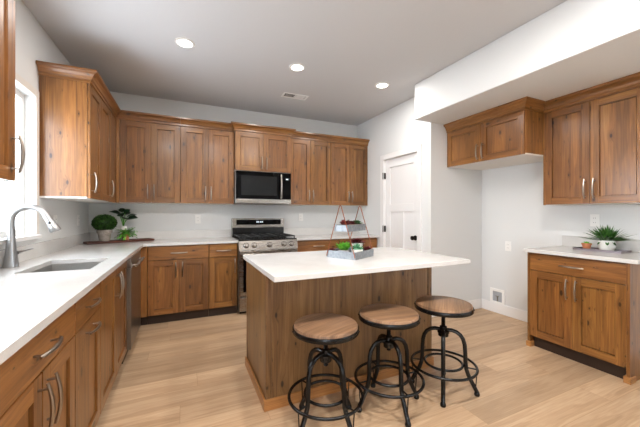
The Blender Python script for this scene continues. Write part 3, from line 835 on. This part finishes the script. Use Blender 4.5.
for i in range(60):
    a = rn.uniform(0, 6.283); L = rn.uniform(0.07, 0.125); up = rn.uniform(0.02, 0.09)
    prev = Vector((0, 0, 0.06))
    for k in range(1, 6):
        t_ = k/5; q = Vector((L*t_*math.cos(a), L*t_*math.sin(a), 0.06+up*1.6*t_-0.09*t_*t_*(1.1-up*6)))
        for sg in (-1, 1):
            sd = Vector((-math.sin(a), math.cos(a), 0.2))*sg
            mb.leaf(prev, q+sd*0.020*(1.2-t_*0.7), 0.011, 0, 0.1, 0.2, 2)
        prev = q
mb.build('foliage', FERN, p)

# plant tray on the short worktop
ty = -3.03
tr = thing('tray', 'small silver mirrored tray on the short worktop', 'tray', (4.415, ty, T1+0.0003))
MB().box(-0.085, 0.085, -0.165, 0.165, 0, 0.006).build('tray_base', plain('mirror_tray', hexc('#b8b2b4'), 0.12, 1.0), tr)
b = MB(); b.box(-0.09, -0.085, -0.17, 0.17, 0, 0.018); b.box(0.085, 0.09, -0.17, 0.17, 0, 0.018); b.box(-0.085, 0.085, -0.17, -0.165, 0, 0.018); b.box(-0.085, 0.085, 0.165, 0.17, 0, 0.018)
b.build('rim', plain('pewter', hexc('#8f8589'), 0.3, 1.0), tr)
p = thing('potted_spiky_plant', 'spiky grass-like plant in a white round pot on the silver tray', 'plant', (4.420, ty-0.04, T1+0.0068))
pot(p, [(0.0, 0), (0.044, 0), (0.058, 0.03), (0.060, 0.065), (0.055, 0.090), (0.050, 0.090), (0.052, 0.08), (0.0, 0.08)], CERAM)
mb = MB(); rn = random.Random(11)
for i in range(120):
    a = rn.uniform(0, 6.283); el = R(rn.uniform(12, 85)); L = rn.uniform(0.16, 0.245)
    if el < R(30): L *= 1.05
    b0 = (0.025*math.cos(a), 0.025*math.sin(a), 0.08)
    mb.leaf(b0, (L*math.cos(a)*math.cos(el), L*math.sin(a)*math.cos(el), 0.085+0.70*L*math.sin(el)), 0.0085, 0, 0.12, 0.4, 5)
for a in (150, 205, 250):
    a = R(a); mb.leaf((0.048*math.cos(a), 0.048*math.sin(a), 0.09), (0.078*math.cos(a), 0.078*math.sin(a), 0.02), 0.012, 0, -0.4, 0.3, 5)
mb.build('foliage', SPIKE, p)
p = thing('potted_succulent', 'tiny succulent in a terracotta pot on the silver tray', 'plant', (4.375, ty+0.085, T1+0.0068), 0, 'small potted succulents')
pot(p, [(0.0, 0), (0.025, 0), (0.033, 0.042), (0.037, 0.043), (0.037, 0.056), (0.031, 0.056), (0.029, 0.046), (0.0, 0.046)], TERRA)
mb = MB(); rosette(mb, (0, 0, 0.046), 0.042, 3, 8, 1.0); mb.build('foliage', SUCB, p)

# tiered tray on the island
TA = math.atan2(-4.443-0.235*0.4124+2.176*0.911-(-4.443-0.0453*0.4124+2.317*0.911), (0.235-0.0453)*0.911+(2.176-2.317)*0.4124)
tx, tyy = 2.215, -2.415
tt = thing('tiered_tray', 'two-tier galvanised metal tray with copper wire frames on the island', 'tray', (tx, tyy, T1+0.0003), TA)
def gtray(name, hx, hy, z, h, parent):
    mb = MB(); th = 0.003
    mb.box(-hx, hx, -hy, hy, z, z+th)
    mb.box(-hx, -hx+th, -hy, hy, z+th, z+h); mb.box(hx-th, hx, -hy, hy, z+th, z+h); mb.box(-hx+th, hx-th, -hy, -hy+th, z+th, z+h); mb.box(-hx+th, hx-th, hy-th, hy, z+th, z+h)
    rim = [(-hx, -hy, z+h), (hx, -hy, z+h), (hx, hy, z+h), (-hx, hy, z+h)]
    for i in range(4): mb.tube([rim[i], rim[(i+1) % 4]], 0.0028, 8)
    return mb.build(name, GALV, parent)
HB = 0.127; HY = 0.139; UPZ = 0.198; HU = 0.060
gtray('lower_tray', HB, HY, 0, 0.052, tt); gtray('upper_tray', HU, HY-0.004, UPZ, 0.048, tt)
AP = 0.392
for sy in (-1, 1):
    y = sy*(HY+0.0065); f = MB()
    f.tube([(-HB+0.004, y, 0.012), (-HB+0.008, y, 0.03), (-0.007, y, AP-0.006), (0.0, y, AP), (0.007, y, AP-0.006), (HB-0.008, y, 0.03), (HB-0.004, y, 0.012)], 0.0032, 8)
    f.build('wire_frame', COPPER, tt)
MT = Matrix.Translation((tx, tyy, T1+0.0003)) @ Matrix.Rotation(TA, 4, 'Z')
def succ(label, lx, ly, lz, r, h, pm, lm, kind, pname='potted_succulent', rw=0.05):
    q = MT @ Vector((lx, ly, lz+0.0033))
    p = thing(pname, label, 'plant', q, 0, 'small potted succulents')
    pot(p, [(0.0, 0), (r*0.8, 0), (r, h*0.5), (r, h), (r*0.88, h), (r*0.86, h*0.88), (0.0, h*0.88)], pm)
    mb = MB(); rn = random.Random(int(1000*abs(lx+3*ly))+7)
    if kind == 'ros': rosette(mb, (0, 0, h*0.88), rw, 4, 9, 1.0, 0.32, 0, rn)
    elif kind == 'dome':
        mb.ball((0, 0, h*0.95), r*0.9, 14, 8, 0, (1, 1, 0.75))
        for i in range(60):
            a = rn.uniform(0, 6.28); e_ = R(rn.uniform(0, 88)); n_ = Vector((math.cos(a)*math.cos(e_), math.sin(a)*math.cos(e_), math.sin(e_)))
            q0 = Vector((0, 0, h*0.95))+Vector((n_.x, n_.y, n_.z*0.75))*r*0.85
            mb.leaf(q0, q0+n_*0.014+Vector((0, 0, 0.006)), 0.007, 0, 0, 0.5, 3)
    else:
        for i in range(70):
            a = rn.uniform(0, 6.28); e_ = R(rn.uniform(36, 85)); L = rn.uniform(0.6, 1.0)*rw
            b0 = Vector((math.cos(a)*r*0.4, math.sin(a)*r*0.4, h*0.88))
            mb.leaf(b0, b0+Vector((math.cos(a)*math.cos(e_), math.sin(a)*math.cos(e_), math.sin(e_)))*L, rw*0.16, 0, 0.15, 0.3, 3, rn.uniform(-.6, .6))
    mb.build('foliage', lm, p)
    return p
GREYP = speckle('grey_stone_pot', '#8d8b88', '#b5b2ae', 30)
succ('bushy bright green plant in a grey stone pot on the lower tray', -0.020, -0.066, 0, 0.045, 0.054, GREYP, SUCB, 'bush', 'potted_green_plant', 0.090)
succ('domed pale green succulent in a white pot at the front of the lower tray', 0.076, -0.028, 0, 0.041, 0.060, CERAM, SUCG, 'dome')
succ('dark red succulent in a larger white pot at the back of the lower tray', 0.010, 0.078, 0, 0.046, 0.096, CERAM, SUCR, 'ros', rw=0.082)
succ('dark red succulent low in the lower tray beside the copper frame', -0.100, -0.110, 0, 0.020, 0.036, TERRA, SUCR, 'bush', rw=0.046)
succ('dark red succulent in the far corner of the lower tray', 0.088, 0.104, 0, 0.020, 0.040, TERRA, SUCR, 'bush', rw=0.050)
succ('dark red bushy succulent on the upper tray', 0.0, -0.084, UPZ, 0.032, 0.044, TERRA, SUCR, 'bush', rw=0.062)
succ('red and brown rosette succulent in the middle of the upper tray', 0.0, 0.002, UPZ, 0.030, 0.048, TERRA, SUCR, 'ros', rw=0.056)
succ('green rosette succulent at the end of the upper tray', 0.0, 0.088, UPZ, 0.032, 0.046, TERRA, leafy('dusky_green_succulent', '#26492a', '#5a8a55'), 'ros', rw=0.062)

# ------------------------------------------------------------------ wall plates
def outlet(label, loc, rz):
    # local: plate lies on y=0, faces -y
    t = thing('wall_outlet', label, 'outlet', loc, rz, 'white wall outlets')
    MB().box(-0.036, 0.036, -0.006, -0.0005, -0.058, 0.058).build('cover_plate', WHITEP, t, bevel=0.002)
    for dz in (-0.021, 0.021):
        s_ = MB().box(-0.017, 0.017, -0.0085, -0.006, dz-0.014, dz+0.014).build('socket', WHITEP, t, bevel=0.002)
        g = MB(); g.box(-0.008, -0.006, -0.0092, -0.0085, dz-0.004, dz+0.006); g.box(0.006, 0.008, -0.0092, -0.0085, dz-0.004, dz+0.006)
        g.build('slot', SLOT, s_)
    return t
outlet('white outlet on the range wall above the two-door base cabinet', (1.217, 0, 1.168), 0)
outlet('white outlet on the range wall past the range, near the tiered tray', (2.717, 0, 1.185), 0)
outlet('white outlet on the window wall close to the plant corner', (0, -0.40, 1.173), Q)
outlet('white outlet on the window wall below the pale cabinet end panel', (0, -1.04, 1.173), Q)
outlet('white outlet in the empty fridge alcove above the water box', (X2, -2.05, 0.849), QM)
outlet('white outlet behind the spiky plant', (X2, -2.897, 1.18), QM)
wb = thing('water_box', 'recessed white fridge water supply box low in the alcove', 'water box', (X2, -1.915, 0.205), QM)
b = MB(); a, c = 0.095, 0.062
b.box(-a, -c, -0.012, -0.0005, -a, a); b.box(c, a, -0.012, -0.0005, -a, a); b.box(-c, c, -0.012, -0.0005, c, a); b.box(-c, c, -0.012, -0.0005, -a, -c)
b.build('frame', WHITEP, wb, bevel=0.002)
MB().box(-c, c, -0.004, -0.0008, -c, c).build('recess', plain('recess_grey', hexc('#a4a8ad'), 0.7), wb)
b = MB(); b.tube([(0.0, -0.006, -c+0.002), (0.0, -0.006, 0.0)], 0.006, 10); b.tube([(-0.02, -0.012, 0.005), (0.02, -0.012, 0.005)], 0.005, 8); b.build('valve', NICKEL, wb)

# ------------------------------------------------------------------ ceiling fittings
def downlight(label, x, y, watts=None):
    t = thing('recessed_light', label, 'ceiling light', (x, y, CE), 0, 'recessed ceiling downlights')
    MB().lathe([(0.062, -0.0105), (0.080, -0.006), (0.082, -0.0005), (0.060, -0.0005), (0.062, -0.0105)], (0, 0, 0), 36, caps=False).build('trim_ring', WHITEP, t)
    MB().lathe([(0.0, -0.0075), (0.0605, -0.0075), (0.0605, -0.0015), (0.0, -0.0015)], (0, 0, 0), 32).build('lens', LAMPM, t)
    l = bpy.data.lights.new('lamp_light', 'AREA'); l.shape = 'DISK'; l.size = 0.115; l.energy = watts or LAMP_W; l.color = LAMP_COL
    o = bpy.data.objects.new('lamp_light', l); COL.objects.link(o); o.parent = t; o.location = (0, 0, -0.0112)
    return t
downlight('recessed downlight nearest the window wall', 1.05, -1.54)
downlight('middle recessed downlight over the island', 2.10, -1.53)
downlight('recessed downlight nearest the pantry door', 3.153, -1.53)
for x in (0.75, 1.65, 2.55): downlight('recessed downlight behind the camera', x, -3.75, REAR_W)
vt = thing('ceiling_vent', 'white rectangular ceiling air vent above the range', 'vent', (2.335, -0.80, CE), R(0))
b = MB(); b.box(-0.165, 0.165, -0.075, -0.052, -0.008, -0.0005); b.box(-0.165, 0.165, 0.052, 0.075, -0.008, -0.0005); b.box(-0.165, -0.140, -0.052, 0.052, -0.008, -0.0005); b.box(0.140, 0.165, -0.052, 0.052, -0.008, -0.0005); b.box(-0.006, 0.006, -0.052, 0.052, -0.008, -0.0005)
b.build('frame', WHITEP, vt, bevel=0.002)
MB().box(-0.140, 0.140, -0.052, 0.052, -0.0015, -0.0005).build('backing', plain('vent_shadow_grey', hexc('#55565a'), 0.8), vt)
for sx, tilt in ((-1, -1), (1, 1)):
    b = MB()
    for i in range(9):
        c = sx*(0.016+0.0135*i)
        b.add([(c-0.004*tilt, -0.052, -0.002), (c-0.004*tilt, 0.052, -0.002), (c+0.004*tilt, 0.052, -0.008), (c+0.004*tilt, -0.052, -0.008),
               (c-0.004*tilt+0.0012, -0.052, -0.002), (c-0.004*tilt+0.0012, 0.052, -0.002), (c+0.004*tilt+0.0012, 0.052, -0.008), (c+0.004*tilt+0.0012, -0.052, -0.008)],
              [(0, 1, 2, 3), (7, 6, 5, 4), (0, 3, 7, 4), (1, 5, 6, 2), (0, 4, 5, 1), (3, 2, 6, 7)])
    b.build('louvre', WHITEP, vt)
